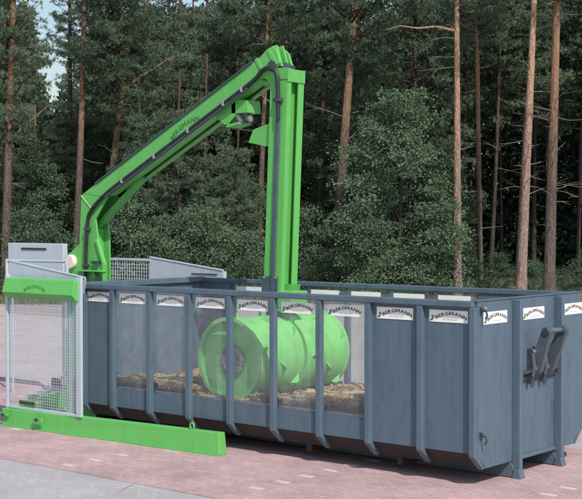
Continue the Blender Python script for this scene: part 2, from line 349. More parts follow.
GL[4] = (_m, [(0, 1, 2, 11), (0, 11, 12), (2, 3, 10, 11), (3, 9, 10), (3, 4, 8, 9), (4, 5, 6, 8), (6, 7, 8)], .80)
def arch_text(width, height, rise):
    """letters on an arc in the local XZ plane, facing -Y, centred on x = 0"""
    gap = 0.09; tot = sum(g[2] for g in GL) + gap*(len(GL)-1); sx = width/tot; cap = 0.73
    rad = (width*width/4 + rise*rise)/(2*rise); mb = MB(); x = 0
    for k, (vs, fs, wd) in enumerate(GL):
        cx = (x + wd/2)*sx - width/2; a = cx/rad
        hs = height/cap
        P = []
        for vx, vz in vs:
            lx = (vx - wd/2)*sx; lz = vz*hs
            P.append((math.sin(a)*(rad+lz) + math.cos(a)*lx, 0, math.cos(a)*(rad+lz) - math.sin(a)*lx - rad))
        mb.add(P, fs); x += wd + gap
    return mb
TXT = arch_text(.42, .040, .056).mesh('lettering'); TXT.materials.append(M_INK)
EMB = MB().add([(-.03, 0, -.038), (.012, 0, -.03), (.03, 0, .0), (.016, 0, .034), (-.012, 0, .02), (.0, 0, -.004), (-.028, 0, -.012)],
               [(0, 1, 5, 6), (1, 2, 3, 5), (3, 4, 5)]).mesh('emblem'); EMB.materials.append(M_GINK)
LIN = MB().add([(-.10, 0, -.004), (.10, 0, -.004), (.10, 0, .004), (-.10, 0, .004)], [(0, 1, 2, 3)]).mesh('small_print')
LIN.materials.append(mat('faint_print', (0.55, 0.56, 0.60), 0.5, var=0.3, scale=60))
STK = MB().box(-.262, .262, 0, .004, -.07, .07).mesh('sticker'); STK.materials.append(M_WHITE)
def sticker(parent, loc, rz=0.0, back=False):
    o = bpy.data.objects.new('sticker', STK); COL.objects.link(o); o.parent = parent
    o.matrix_parent_inverse = Matrix.Translation(-Vector(parent.location)); o.location = loc; o.rotation_euler = (0, 0, rz)
    if back: return
    for nm, me, p in (('lettering', TXT, (.035, -.003, .014)), ('emblem', EMB, (-.222, -.003, -.022)), ('small_print', LIN, (.02, -.003, -.035))):
        c = bpy.data.objects.new(nm, me); COL.objects.link(c); c.parent = o; c.location = p

# ------------------------------------------------------------------ roll-off container
XL, WY, ZT, ZB, ZF, BV = -6.65, 2.5, 2.12, .38, .20, .17
box = thing('roll_off_container', (XL/2, WY/2, 0), 'long grey blue steel waste container with see-through side panels and white stickers', 'container')
def side(flip):
    def Y(y): return WY - y if flip else y
    def yb(mb, x0, x1, ya, yb_, z0, z1): a, b_ = sorted((Y(ya), Y(yb_))); return mb.box(x0, x1, a, b_, z0, z1)
    yb(MB(), -6.0, -1.5, .002, .03, ZB, .64).build('lower_panel', M_STEEL, box)
    for (a, b_) in ((XL+.002, -6.0), (-1.5, -.75), (-.75, -.032)):
        yb(MB(), a+.001, b_-.001, .003, .026, ZB, 2.056).build('wall_panel', M_STEEL, box)
    for i in range(6):
        x0 = -6.0 + .75*i
        yb(MB(), x0+.001, x0+.749, .010, .016, .642, 2.054).build('window_pane', M_PANE, box)
        yb(MB(), x0+.04, x0+.71, .026, .034, .645, .675).build('pane_clamp', M_STEEL, box)
    for x in [-.75*i for i in range(0, 9)] + [XL+.04]:
        a, b_ = (x-.04, x+.04) if x < -.01 else (-.075, .0)
        mb = MB(); pr = [(Y(-.065), 2.049), (Y(-.065), ZB-.02), (Y(BV-.04), ZF-.012), (Y(BV+.01), ZF+.02), (Y(.01), ZB), (Y(.01), 2.049)]
        mb.prism(pr, a, b_, 'x').build('rib', M_STEEL, box, bevel=.008)
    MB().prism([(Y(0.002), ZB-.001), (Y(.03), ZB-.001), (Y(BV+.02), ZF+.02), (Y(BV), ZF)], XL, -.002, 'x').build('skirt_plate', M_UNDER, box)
    yb(MB(), XL, -.032, -.070, .045, 2.048, ZT).build('top_rail', M_STEEL, box, bevel=.012)
    for i in range(9):
        cx = -.375 - .75*i if i < 8 else -6.325
        cx += -.01
        if flip:
            sticker(box, (cx, WY+.004, 1.935), math.pi) if not 2 <= i <= 7 else sticker(box, (cx, WY-.022, 1.935), 0, True)
        else: sticker(box, (cx, -.004 if not (2 <= i <= 7) else .003, 1.935), 0)
side(False); side(True)
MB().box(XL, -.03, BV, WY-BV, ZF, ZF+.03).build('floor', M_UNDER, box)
endpoly = [(0, ZT-.003), (0, ZB), (BV, ZF+.002), (WY-BV, ZF+.002), (WY, ZB), (WY, ZT-.003)]
MB().prism(endpoly, -.03, 0, 'x').build('end_wall', M_STEEL, box)
MB().box(-.085, .012, -.02, WY+.02, ZT-.0025, ZT+.012).build('end_cap_rail', M_STEEL, box, bevel=.005)
MB().prism(endpoly, XL-.03, XL, 'x').build('door', M_STEEL, box)
MB().box(XL-.06, XL+.05, -.02, WY+.02, ZT-.07, ZT+.014).build('door_top_rail', M_STEEL, box, bevel=.01)
for y in (.86, 1.64):
    MB().box(XL-.10, XL-.031, y-.04, y+.04, .25, 2.04).build('door_post', M_STEEL, box)
for y0 in (.775, 1.80):
    MB().box(.001, .105, y0, y0+.075, .115, ZT-.02).build('end_post', M_STEEL, box, bevel=.006)
    MB().prism([(XL+.1, .19), (XL+.1, .045), (-.30, .012), (.09, .012), (.09, .03), (-.02, .199), (-.3, .199)], y0-.015, y0+.10).build('runner', M_STEEL, box, bevel=.005)
    MB().prism([(.02, .005), (.135, .005), (.105, .115), (.04, .115)], y0-.03, y0+.085).build('runner_foot', M_STEEL, box, bevel=.004)
MB().box(.001, .035, .86, 1.795, ZF+.003, ZF+.045).build('bottom_ledge', M_STEEL, box, bevel=.006)
for x in (-5.2, -2.6, -1.2):
    MB().box(x-.04, x+.04, BV+.03, WY-BV-.03, .10, .199).build('floor_bearer', M_UNDER, box)
for z in (1.94,): 
    for cy in (.385, 1.275, 2.27): sticker(box, (.005, cy, z-.02), math.pi/2)
# cover-net hooks at the near corner of the end wall
for z, s in ((2.02, 1), (.60, 1)):
    MB().box(.001, .03, .045, .075, z-.05, z+.03).build('hook_plate', M_DARK, box)
    MB().tube([(.02, .06, z), (.075, .06, z-.01), (.09, .06, z-.06), (.07, .06, z-.10)], .013, 8).build('net_hook', M_DARK, box, smooth=True)
MB().lathe([(.018, 0), (.018, .012), (.008, .018)], (0.001, .16, 2.035), 'x', 12).build('bolt_head', M_BOLT, box)
# hydraulic lever linkage on the end wall
MB().box(.001, .03, .90, 1.20, 1.18, 1.62).build('lever_backplate', M_STEEL, box, bevel=.004)
MB().box(.001, .05, .88, 1.76, 1.145, 1.215).build('lever_support', M_DARK, box, bevel=.006)
MB().tube([(.075, .86, 1.235), (.075, 1.775, 1.235)], .024, 12).build('lever_shaft', M_DARK, box, smooth=True)
for y in (1.17, 1.47):
    tx = .245 if y < 1.3 else .30
    bx_, bz, tz = .10, 1.27, 1.715
    d = Vector((tx-bx_, 0, tz-bz)).normalized(); n = Vector((-d.z, 0, d.x))
    pts = []
    for k in range(9):
        a = math.pi*k/8; q = Vector((tx, 0, tz)) + n*(.06*math.cos(a)) + d*(.06*math.sin(a)); pts.append((q.x, q.z))
    for k in range(9):
        a = math.pi*k/8; q = Vector((bx_, 0, bz)) - n*(.085*math.cos(a)) - d*(.085*math.sin(a)); pts.append((q.x, q.z))
    lv = MB().prism(pts, y-.035, y+.035).build('lever_arm', M_LEVER, box, bevel=.008)
    MB().lathe([(.048, -.05), (.048, .05)], (tx, y, tz), 'y', 20).build('pivot_boss', M_DARK, lv, bevel=.006, smooth=True)
    MB().lathe([(.03, -.06), (.03, .06)], (bx_, y, bz), 'y', 14).build('pivot_pin', M_BOLT, lv, smooth=True)
    MB().prism([(.03, 1.16), (.03, 1.50), (.085, 1.52), (.12, 1.47), (.12, 1.20), (.09, 1.10), (.03, 1.08)], y-.10, y-.07).build('lever_cheek', M_DARK, box, bevel=.005)
    MB().tube([(.09, y-.09, 1.47), (.09, y-.03, 1.47)], .028, 10).build('cheek_pin', M_BOLT, box, smooth=True)
    MB().tube([(.10, y-.085, 1.46), (.12, y-.085, 1.30), (.10, y-.085, 1.18)], [.022, .026, .022], 8).build('link_rod', M_LEVER, box, smooth=True)
MB().tube([(.262, 1.14, 1.725), (.30, 1.52, 1.725)], .03, 12).build('lever_cross_tube', M_STEEL, box, smooth=True)

# ------------------------------------------------------------------ waste inside
rnd = random.Random(11)
nx, ny = 90, 34
V = []; Q = []
def heap(x, y):
    from mathutils import noise
    h = .665 + .08*noise.fractal(Vector((x*1.3, y*1.3, 4.1)), .8, 2.1, 5) + .05*noise.noise(Vector((x*4, y*4, 9)))
    h += .13*math.exp(-((x+5.05)/.45)**2 - ((y-.8)/.7)**2) + .05*math.exp(-((x+1.9)/.9)**2)
    h += .05*math.exp(-(y/.35)**2) + .07*math.exp(-(y/.12)**2)
    r2 = ((x+4.02)/.55)**2
    if r2 < 1: h = min(h, .64)
    return max(.34, min(h, .92))
for i in range(nx):
    for j in range(ny):
        x = XL+.03 + (-.06-XL)*i/(nx-1); y = .04 + (WY-.08)*j/(ny-1)
        V.append((x, y, heap(x, y)))
for i in range(nx-1):
    for j in range(ny-1): Q.append((i*ny+j, (i+1)*ny+j, (i+1)*ny+j+1, i*ny+j+1))
hm = np_mesh('waste_heap', V, Q); hm.shade_smooth()
tag(link('waste_heap', hm, M_WASTE), 'brown crushed waste bed covering the floor inside the container', 'waste', kind='stuff')
# chips in one mesh
mb = MB()
for k in range(8000):
    x = rnd.uniform(XL+.1, -.3); y = rnd.uniform(.13, 2.37)
    if rnd.random() < .5: y = rnd.uniform(.13, .8)
    l, wd, t = rnd.choice((rnd.uniform(.008, .03), rnd.uniform(.02, .09))), rnd.uniform(.004, .018), rnd.uniform(.002, .008)
    if rnd.random() < .3: y = rnd.uniform(.03, .30)
    y = max(.03 + l, y)
    rot = Matrix.Rotation(rnd.uniform(0, 6.3), 3, 'Z') @ Matrix.Rotation(rnd.uniform(-.5, .5), 3, 'X') @ Matrix.Rotation(rnd.uniform(-.5, .5), 3, 'Y')
    c = Vector((x, y, heap(x, y)+.012))
    b8 = [c + rot @ Vector((sx*l, sy*wd, sz*t)) for sz in (-1, 1) for sy in (-1, 1) for sx in (-1, 1)]
    mb.add(b8, [(0, 2, 3, 1), (4, 5, 7, 6), (0, 1, 5, 4), (2, 6, 7, 3), (0, 4, 6, 2), (1, 3, 7, 5)])
tag(mb.build('wood_chips', M_WOOD), 'loose splintered wood chips strewn over the waste bed', 'wood chips', kind='stuff')
def board(x, y, l, wd, t, rz, ry, m, lift=0.0):
    o = MB().add([(sx*l/2*(1 if sy > 0 else .94), sy*wd/2, sz*t/2) for sz in (-1, 1) for sy in (-1, 1) for sx in (-1, 1)],
                 [(0, 2, 3, 1), (4, 5, 7, 6), (0, 1, 5, 4), (2, 6, 7, 3), (0, 4, 6, 2), (1, 3, 7, 5)]).build('broken_board', m, bevel=.002)
    ey = abs(l/2*math.sin(rz)) + wd/2 + .08; y = max(ey, min(WY-ey, y)); x = max(XL+l/2+.08, min(-.12-l/2, x))
    zc = max(heap(x, y), heap(x + l*.4*math.cos(rz), max(.05, min(2.45, y + l*.4*math.sin(rz)))), heap(x - l*.4*math.cos(rz), max(.05, min(2.45, y - l*.4*math.sin(rz)))))
    o.location = (x, y, zc + t*.3 + lift + abs(math.sin(ry))*l*.25); o.rotation_euler = (rnd.uniform(-.15, .15), ry, rz)
    return o
specs = [(-5.30, .50, .55, .12, .03, .4, -.45, M_PALEWOOD, 'pale splintered board tilted up out of the waste behind the clear panels'),
         (-5.02, .42, .50, .10, .03, -.2, .10, M_DARKWOOD, 'dark short board lying on the left heap of waste'),
         (-4.85, .26, .34, .10, .02, .05, .0, M_WHITE, 'white flat offcut lying on the waste beside the drum'),
         (-1.95, .45, .85, .09, .035, .15, .05, M_DARKWOOD, 'long dark board lying under the last clear panel'),
         (-2.05, .9, .9, .10, .03, -.25, -.06, M_DARKWOOD, 'dark board across the waste behind the drum')]
for x, y, l, wd, t, rz, ry, m, lb in specs: tag(board(x, y, l, wd, t, rz, ry, m), lb, 'board', 'broken boards in the container')
for k in range(26):
    x = rnd.choice([rnd.uniform(-6.2, -4.75), rnd.uniform(-3.2, -1.3)]); y = rnd.uniform(.25, 1.4)
    pale = rnd.random() < .55
    o = board(x, y, rnd.uniform(.25, .6), rnd.uniform(.05, .11), rnd.uniform(.015, .035), rnd.uniform(-.8, .8), rnd.uniform(-.12, .12), M_PALEWOOD if pale else M_WOOD)
    lr = 'left of the drum' if x < -4 else 'right of the drum'
    tag(o, ('pale bare' if pale else 'brown') + ' broken board on the waste ' + lr, 'board', ('pale' if pale else 'brown') + ' boards ' + lr)

# ------------------------------------------------------------------ roll packer
YN, YF = 1.05, 1.41
rp = thing('roll_packer', (-7.6, 1.25, 0), 'bright green compactor crane with folded boom and spiked drum lowered into the container', 'compactor')
# base frame
def beam(p0, p1, wd, h0, h1):
    a = Vector((p0[0], p0[1], 0)); b_ = Vector((p1[0], p1[1], 0)); t = (b_-a).normalized(); n = Vector((-t.y, t.x, 0))
    mb = MB(); T = Vector((0, 0, 1))
    mb.add([a+T*.006, b_+T*.006, b_+n*(wd+.02)+T*.006, a+n*(wd+.02)+T*.006, a+n*.01+T*h0, b_+n*.03-t*.02+T*h1, b_+n*wd-t*.02+T*h1, a+n*wd+T*h0],
           [(0, 3, 2, 1), (4, 5, 6, 7), (0, 1, 5, 4), (1, 2, 6, 5), (2, 3, 7, 6), (3, 0, 4, 7)])
    return mb
nb = beam((-7.80, -.597), (-3.61, -.40), .15, .255, .295).build('base_beam', M_GREEN, rp, bevel=.008)
beam((-7.86, 2.95), (-3.61, 2.80), .15, .255, .295).build('base_beam', M_GREEN, rp, bevel=.008)
# lower lip along the foot of the beam
MB().add([(-7.86, -.625, .006), (-3.615, -.425, .006), (-3.615, -.40, .006), (-7.86, -.60, .006), (-7.86, -.625, .022), (-3.615, -.425, .022), (-3.615, -.40, .022), (-7.86, -.60, .022)],
         [(0, 3, 2, 1), (4, 5, 6, 7), (0, 1, 5, 4), (1, 2, 6, 5), (2, 3, 7, 6), (3, 0, 4, 7)]).build('foot_plate', M_GREEN, rp)
ringpts = [(-4.12+.035*math.cos(a), -.36, .335+.045*math.sin(a)) for a in [R(-60+i*30) for i in range(11)]]
MB().tube(ringpts, .013, 8).build('lifting_eye', M_GREEN, rp, smooth=True)
for x in (-7.9, -7.2):
    MB().box(x-.09, x+.09, -.44, 2.95, .03, .22).build('cross_member', M_GREEN, rp, bevel=.008)
MB().prism([(-7.89, .09), (-7.89, .32), (-7.09, .57), (-6.72, .57), (-6.72, .09)], .28, .31).build('base_gusset', M_GREEN, rp)
MB().prism([(-7.89, .09), (-7.89, .32), (-7.09, .57), (-6.72, .57), (-6.72, .09)], 2.19, 2.22).build('base_gusset', M_GREEN, rp)
MB().box(-8.35, -6.72, .33, 2.17, .225, .30).build('base_deck', M_GREEN, rp)
for x in (-7.72, -6.95):
    MB().box(x-.10, x+.10, -.635, -.60, .15, .195).build('clamp_lug', M_GREEN, rp, bevel=.005)
    MB().lathe([(.028, 0), (.028, -.025), (.012, -.035)], (x, -.636, .172), 'y', 10).build('clamp_bolt', M_DARK, rp)
# column: two shaped cheeks and webs
cn = [(-8.30, .30), (-7.34, .30), (-7.34, 2.35), (-7.52, 2.76), (-7.57, 3.05), (-7.19, 3.525), (-7.33, 3.725), (-7.90, 3.43), (-7.95, 2.66), (-8.30, 2.44)]
cf = [(-8.30, .30), (-7.56, .30), (-7.62, 2.76), (-7.66, 3.06), (-7.22, 3.49), (-7.33, 3.725), (-7.90, 3.43), (-7.95, 2.66), (-8.30, 2.44)]
MB().prism(cn, YN, YN+.03).build('column_cheek', M_GREEN, rp, bevel=.004)
MB().prism(cf, YF-.03, YF).build('column_cheek', M_GREEN, rp, bevel=.004)
MB().prism([(-7.93, .30), (-7.88, .30), (-7.87, 3.40), (-7.89, 3.41)], YN+.031, YF-.031).build('column_web', M_GREEN, rp)
MB().prism([(-7.73, .30), (-7.70, .30), (-7.74, 2.9), (-7.78, 2.9)], YN+.031, YF-.031).build('column_web', M_GREEN, rp)
MB().prism([(-7.51, 2.74), (-7.35, 2.38), (-7.35, 1.9), (-7.38, 1.9), (-7.38, 2.36), (-7.54, 2.73)], YN-.04, YN-.001).build('stiffener', M_GREEN, rp)
MB().box(-7.95, -7.33, YN-.12, YN-.001, 2.235, 2.26).build('column_shelf', M_GREEN, rp, bevel=.004)
MB().box(-7.60, -7.45, YN-.07, YN-.001, 2.36, 2.40).build('clip_bracket', M_DARK, rp)
MB().box(-7.52, -7.40, YN-.09, YN-.001, 2.10, 2.15).build('clip_bracket', M_DARK, rp)
MB().prism([(-7.62, 2.26), (-7.56, 2.26), (-7.50, 2.1), (-7.56, 2.1)], YN-.05, YN-.001).build('clip_bracket', M_GREEN, rp)
MB().lathe([(.115, 0), (.115, -.05), (.10, -.07)], (-8.12, YN-.001, 2.375), 'y', 28).build('pivot_cap', M_CREAM, rp, smooth=True)
MB().lathe([(.06, 0), (.06, .36)], (-8.12, YN+.02, 2.375), 'y', 20).build('pivot_pin', M_DARK, rp, smooth=True)
# boom
SL = (5.43-3.42)/(-3.91+7.91)
def up(x): return 3.42 + SL*(x+7.91)
ux, uz = 1/math.hypot(1, SL), SL/math.hypot(1, SL)
lo = lambda x: up(x) - .315
near = [(-7.83, up(-7.83)), (-4.16, up(-4.16)), (-4.03, up(-4.03)+.03), (-3.93, up(-3.93)+.02), (-3.86, 5.38), (-3.80, 5.20), (-3.90, 5.10), (-4.06, lo(-4.06)), (-7.32, lo(-7.32)), (-7.57, 3.42)]
bn = MB().prism(near, YN-.005, YN+.03).build('boom', M_GREEN, rp, bevel=.004)
far = [(x-.06 if x > -5 else x, z-.02 if x > -5 else z) for x, z in near]
MB().prism(far, YF-.03, YF+.005).build('boom_side', M_GREEN, rp, bevel=.004)
def along(x0, x1, dz0, dz1, y0, y1, name, m=M_GREEN, bevel=.004):
    return MB().prism([(x0, up(x0)+dz0), (x1, up(x1)+dz0), (x1, up(x1)+dz1), (x0, up(x0)+dz1)], y0, y1).build(name, m, rp, bevel=bevel)
along(-7.80, -4.2, -.018, -.002, YN+.031, YF-.031, 'boom_top_plate')
along(-7.25, -4.15, -.338, -.318, YN-.004, YN+.16, 'boom_bottom_flange')
along(-7.25, -4.15, -.338, -.318, YF-.10, YF+.004, 'boom_bottom_flange')
along(-7.25, -4.3, -.20, -.185, YN+.031, YF-.031, 'boom_web')
for x in (-4.22, -4.00):   # welded collars near the boom head
    MB().prism([(x-.025, up(x-.025)+.012), (x+.025, up(x+.025)+.012), (x+.17, lo(x)+.12), (x+.12, lo(x)+.10)], YN-.02, YN-.006).build('collar_plate', M_GREEN, rp, bevel=.003)
for (xa, za), (xb, zb_) in (((-7.895, 3.425), (-7.60, 3.17)), ((-4.245, up(-4.245)), (-4.10, lo(-4.22)+.11)), ((-4.025, up(-4.025)), (-3.90, lo(-4.0)+.11))):
    MB().tube([(xa, YN-.008, za), (xb, YN-.008, zb_)], .007, 6).build('seam_highlight', M_SEAMHL, rp)  # pale strips on knee seam and collars: edge highlights put into colour
# knee brace
p0, p1 = Vector((-7.76, 0, 2.93)), Vector((-6.72, 0, up(-6.72)-.33)); t = (p1-p0).normalized(); n = Vector((-t.z, 0, t.x))*.035
MB().prism([((p0-n).x, (p0-n).z), ((p1-n).x, (p1-n).z), ((p1+n).x, (p1+n).z), ((p0+n).x, (p0+n).z)], 1.22, 1.34).build('knee_brace', M_GREEN, rp, bevel=.006)
# hoses and pipes
def hose(name, pts, r, m): return MB().tube(pts, r, 8).build(name, m, rp, smooth=True)
def smoothpath(pts, n=6):
    P = [Vector(p) for p in pts]; out = []
    for i in range(len(P)-1):
        a, b_, c, d = P[max(i-1, 0)], P[i], P[i+1], P[min(i+2, len(P)-1)]
        for k in range(n):
            s = k/n; out.append(.5*((2*b_) + (c-a)*s + (2*a-5*b_+4*c-d)*s*s + (3*b_-a-3*c+d)*s**3))
    return out + [P[-1]]
yh = YN-.045
top_end = (-4.30, up(-4.30)-.285)
hose('hydraulic_hose', smoothpath([(-7.76, yh, 2.05), (-7.75, yh, 2.45), (-7.71, yh, 2.95), (-7.65, yh, 3.15), (-7.45, yh, 3.33), (-7.15, yh, up(-7.15)-.285), (-6.5, yh, up(-6.5)-.285), (-5.4, yh, up(-5.4)-.285),
     (top_end[0], yh, top_end[1]), (-4.10, yh, 5.10), (-3.95, yh, 5.14), (-3.83, yh, 5.06), (-3.80, yh, 4.85), (-3.795, yh, 4.42)]), .030, M_RUBBER)
hose('pressure_pipe', [(-7.3, yh+.005, up(-7.3)-.325), (-4.35, yh+.005, up(-4.35)-.325)], .022, M_PIPE)
hose('pressure_pipe', [(-7.55, YN-.02, up(-7.55)+.010), (-4.3, YN-.02, up(-4.3)+.010)], .015, M_PIPE)
for x in (-6.9, -6.2, -5.5, -4.8, -4.45):
    MB().box(x-.018, x+.018, yh-.033, YN-.006, up(x)-.325, up(x)-.25).build('hose_clamp', M_BOLT, rp, bevel=.004)
for x, z in ((-7.75, 2.33), (-7.715, 2.9)):
    MB().box(x-.045, x+.045, yh-.035, YN-.001, z-.02, z+.02).build('hose_clamp', M_DARK, rp, bevel=.004)
MB().box(-3.86, -3.74, yh-.04, YN-.001, 4.66, 4.71).build('hose_clamp', M_DARK, rp, bevel=.004)
# dipper arm (leans slightly): frame given by its left edge at the top and bottom
def ax(z, off): return -3.97 + (z-5.10)/3.05*.135 + off
def armbox(o0, o1, y0, y1, z0, z1, name, m=M_GREEN, bevel=.004, parent=None):
    return MB().prism([(ax(z0, o0), z0), (ax(z0, o1), z0), (ax(z1, o1), z1), (ax(z1, o0), z1)], y0, y1).build(name, m, parent or rp, bevel=bevel)
zb = 1.78
armbox(0, .295, YN+.005, YN+.035, zb, 5.12, 'arm')
armbox(0, .295, YF-.035, YF, zb, 5.10, 'arm_side')
armbox(.295, .315, YN+.005, YN+.09, zb, 5.115, 'arm_flange')
armbox(.295, .315, YF-.12, YF, zb, 5.10, 'arm_flange')
armbox(.19, .21, YN+.036, YF-.036, zb, 5.0, 'arm_web')
armbox(.02, .04, YN+.036, YF-.036, zb, 5.0, 'arm_web')
armbox(-.02, .325, YN-.006, YN+.004, 4.97, 5.125, 'arm_head_plate')
armbox(.316, .328, YN-.006, YF+.006, 4.93, 5.105, 'arm_head_plate')
armbox(.14, .21, YN-.03, YN+.004, 1.95, 4.42, 'hose_guard', M_PIPE, .012)
armbox(-.02, .26, YN-.015, YN+.0045, zb, 2.26, 'arm_foot_plate', M_PIPE)
for z in (2.24, 2.0):
    for o in (.03, .235):
        MB().lathe([(.016, 0), (.016, -.014)], (ax(z, o), YN-.016, z), 'y', 8).build('bolt_head', M_BOLT, rp)
MB().lathe([(.075, -.03), (.075, YF-YN+.04)], (-3.93, YN, 5.16), 'y', 20).build('pivot_pin', M_DARK, rp, smooth=True)
# head ears
MB().prism([(-4.12, 5.22), (-4.14, 5.38), (-4.07, 5.47), (-4.00, 5.48), (-3.90, 5.16)], YF-.07, YF-.032).build('head_ear', M_GREEN, rp, bevel=.004)
MB().prism([(-4.02, 5.20), (-4.08, 5.36), (-3.98, 5.45), (-3.92, 5.46), (-3.82, 5.16)], YN+.06, YN+.10).build('head_ear', M_GREEN, rp, bevel=.004)
# rubber buffers on the boom, stop on the arm
MB().prism([(-5.05, up(-5.05)-.33), (-4.66, up(-4.66)-.33), (-4.66, 4.52), (-4.84, 4.38)], 1.09, 1.11).build('buffer_gusset', M_GREEN, rp)
MB().prism([(-5.05, up(-5.05)-.33), (-4.66, up(-4.66)-.33), (-4.66, 4.52), (-4.84, 4.38)], 1.35, 1.37).build('buffer_gusset', M_GREEN, rp)
MB().prism([(-4.74, 4.76), (-4.44, 4.73), (-4.42, 4.55), (-4.74, 4.55)], 1.09, 1.37).build('buffer_box', M_GREEN, rp, bevel=.006)
MB().prism([(-4.86, 4.40), (-4.83, 4.36), (-4.60, 4.40), (-4.60, 4.43)], 1.09, 1.37).build('buffer_plate', M_GREEN, rp)
for x, y in ((-4.66, 1.16), (-4.52, 1.20)):
    MB().tube([(x-.02, y, 4.56), (x+.03, y, 4.47), (x+.06, y, 4.42)], [.055, .055, .03], 14).build('rubber_buffer', M_HUB, rp, smooth=True)
MB().prism([(ax(4.37, 0), 4.39), (ax(4.05, 0), 4.05), (-4.42, 4.13), (-4.33, 4.31)], 1.10, 1.13).build('arm_stop', M_GREEN, rp)
MB().prism([(ax(4.37, 0), 4.39), (ax(4.05, 0), 4.05), (-4.42, 4.13), (-4.33, 4.31)], 1.35, 1.37).build('arm_stop', M_GREEN, rp)
MB().prism([(ax(4.05, 0), 4.05), (ax(4.08, 0), 4.08), (-4.42, 4.16), (-4.42, 4.13)], 1.131, 1.349).build('stop_plate', M_GREEN, rp)
hose('thin_cable', smoothpath([(-4.44, 1.2, 4.74), (-4.30, 1.2, 4.80), (-4.15, 1.2, 4.72), (ax(4.6, .02), 1.2, 4.60)]), .010, M_BOLT)
# drum and fork
DX, DZ, DR = -4.04, 1.165, .55
for pts, y0, y1 in (([(-4.12, 2.15), (-3.62, 2.15), (-3.70, 1.75), (-3.86, 1.10), (-4.20, 1.10), (-4.20, 1.75)], 1.221, 1.236), ([(-4.12, 2.15), (-3.62, 2.15), (-3.70, 1.75), (-3.86, 1.10), (-4.20, 1.10), (-4.20, 1.75)], 1.264, 1.279)):
    MB().prism(pts, y0, y1).build('fork_plate', M_GREEN, rp)
MB().prism([(-4.15, 1.80), (-3.60, 1.84), (-3.60, 2.06), (-4.10, 2.06)], YN+.0, YF).build('fork_head', M_GREEN, rp, bevel=.01)
for y0, y1, face in ((.26, 1.215, -1), (1.285, 2.22, 1)):
    L = y1-y0
    pr = [(.30, .07), (DR-.03, .07), (DR-.03, 0), (DR+.02, 0), (DR+.02, .05), (DR, .055), (DR, L-.006), (DR-.006, L-.001), (.2, L)] if face < 0 else \
         [(.2, 0), (DR-.006, .001), (DR, .006), (DR, L-.055), (DR+.012, L-.05), (DR+.012, L), (DR-.035, L), (DR-.035, L-.05), (.3, L-.05)]
    dm = MB().lathe(pr, (DX, y0, DZ), 'y', 56).build('drum', M_DRUM, rp, smooth=True)
    yy = y0+.065 if face < 0 else y1-.045
    MB().lathe([(.215, 0), (.215, face*.03), (.16, face*.045), (.15, face*.02), (.05, face*.02), (.05, face*.06)], (DX+.03, yy, DZ-.02), 'y', 32).build('gearbox_cover', M_HUB, dm, smooth=True)
    # welded tearing teeth
    tm = MB().add([(-.10, -.012, -.02), (.10, -.012, -.02), (.03, -.004, .07), (-.02, -.004, .07), (-.10, .012, -.02), (.10, .012, -.02), (.03, .004, .07), (-.02, .004, .07)],
                  [(0, 1, 2, 3), (7, 6, 5, 4), (0, 4, 5, 1), (1, 5, 6, 2), (2, 6, 7, 3), (3, 7, 4, 0)]).mesh('tooth'); tm.materials.append(M_DRUM)
    for row in range(3):
        yt = y0 + .13 + (L-.24)*row/2
        for k in range(5):
            a = 2*math.pi*(k + .37*row)/5 + rnd.uniform(-.05, .05) + (0.2 if face > 0 else 0)
            o = bpy.data.objects.new('tooth', tm); COL.objects.link(o); o.parent = dm
            o.location = (DX + DR*math.sin(a), yt, DZ + DR*math.cos(a))
            o.rotation_euler = (Matrix.Rotation(a, 3, 'Y') @ Matrix.Rotation(.9*(1 if row % 2 else -1)*.6, 3, 'Z')).to_euler()
# logo along the boom
LG = arch_text(.62, .075, .07).mesh('lettering')
o = link('lettering', LG, M_DGREEN, rp, local=False); o.location = (-5.62, YN-.0085, up(-5.62)-.17); o.rotation_euler = (0, -math.atan(SL), 0)

# ------------------------------------------------------------------ safety guards
def mesh_panel(mb, axis, a0, a1, z0, z1, c, pitch=.04, wd=.0024):
    n = int((a1-a0)/pitch); m_ = int((z1-z0)/pitch)
    for i in range(n+1):
        a = a0 + (a1-a0)*i/n
        mb.box(a-wd, a+wd, c-wd, c+wd, z0, z1) if axis == 'x' else mb.box(c-wd, c+wd, a-wd, a+wd, z0, z1)
    for j in range(m_+1):
        z = z0 + (z1-z0)*j/m_
        mb.box(a0, a1, c+wd, c+3*wd, z-wd, z+wd) if axis == 'x' else mb.box(c+wd, c+3*wd, a0, a1, z-wd, z+wd)
    return mb
gd = thing('safety_guard', (-6.95, -.45, .26), 'galvanised wire mesh guard with green folded hood standing on the green beam', 'guard')
GX0, GX1, GY = -7.78, -6.13, -.50
def gbox(*a, name='frame_tube', m=M_GALV, bevel=.006): return MB().box(*a).build(name, m, gd, bevel=bevel)
gbox(GX0-.02, GX0+.03, GY-.025, GY+.025, .26, 2.24)
gbox(GX1-.09, GX1+.02, GY-.03, GY+.01, .27, 2.235, name='corner_post')
gbox(GX0+.031, GX1-.101, GY-.02, GY+.02, .262, .305)
gbox(GX0+.031, GX1-.101, GY-.02, GY+.02, 2.16, 2.20)
gbox(GX1-.30, GX1-.26, GY+.02, GY+.06, .28, 2.15, name='inner_post')
mesh_panel(MB(), 'x', GX0+.03, GX1-.10, .30, 2.16, GY).build('mesh_panel', M_GALV, gd)
mesh_panel(MB(), 'x', GX1-.26, GX1-.09, .32, 2.13, GY+.045).build('mesh_panel', M_GALV, gd)
hd = MB().prism([(GY+.02, 2.205), (GY-.10, 2.185), (GY-.155, 1.985), (GY-.06, 1.895), (GY-.026, 1.895), (GY-.026, 2.15), (GY+.02, 2.18)], GX0+.07, GX1-.03, 'x').build('hood', M_GREEN, gd, bevel=.008)
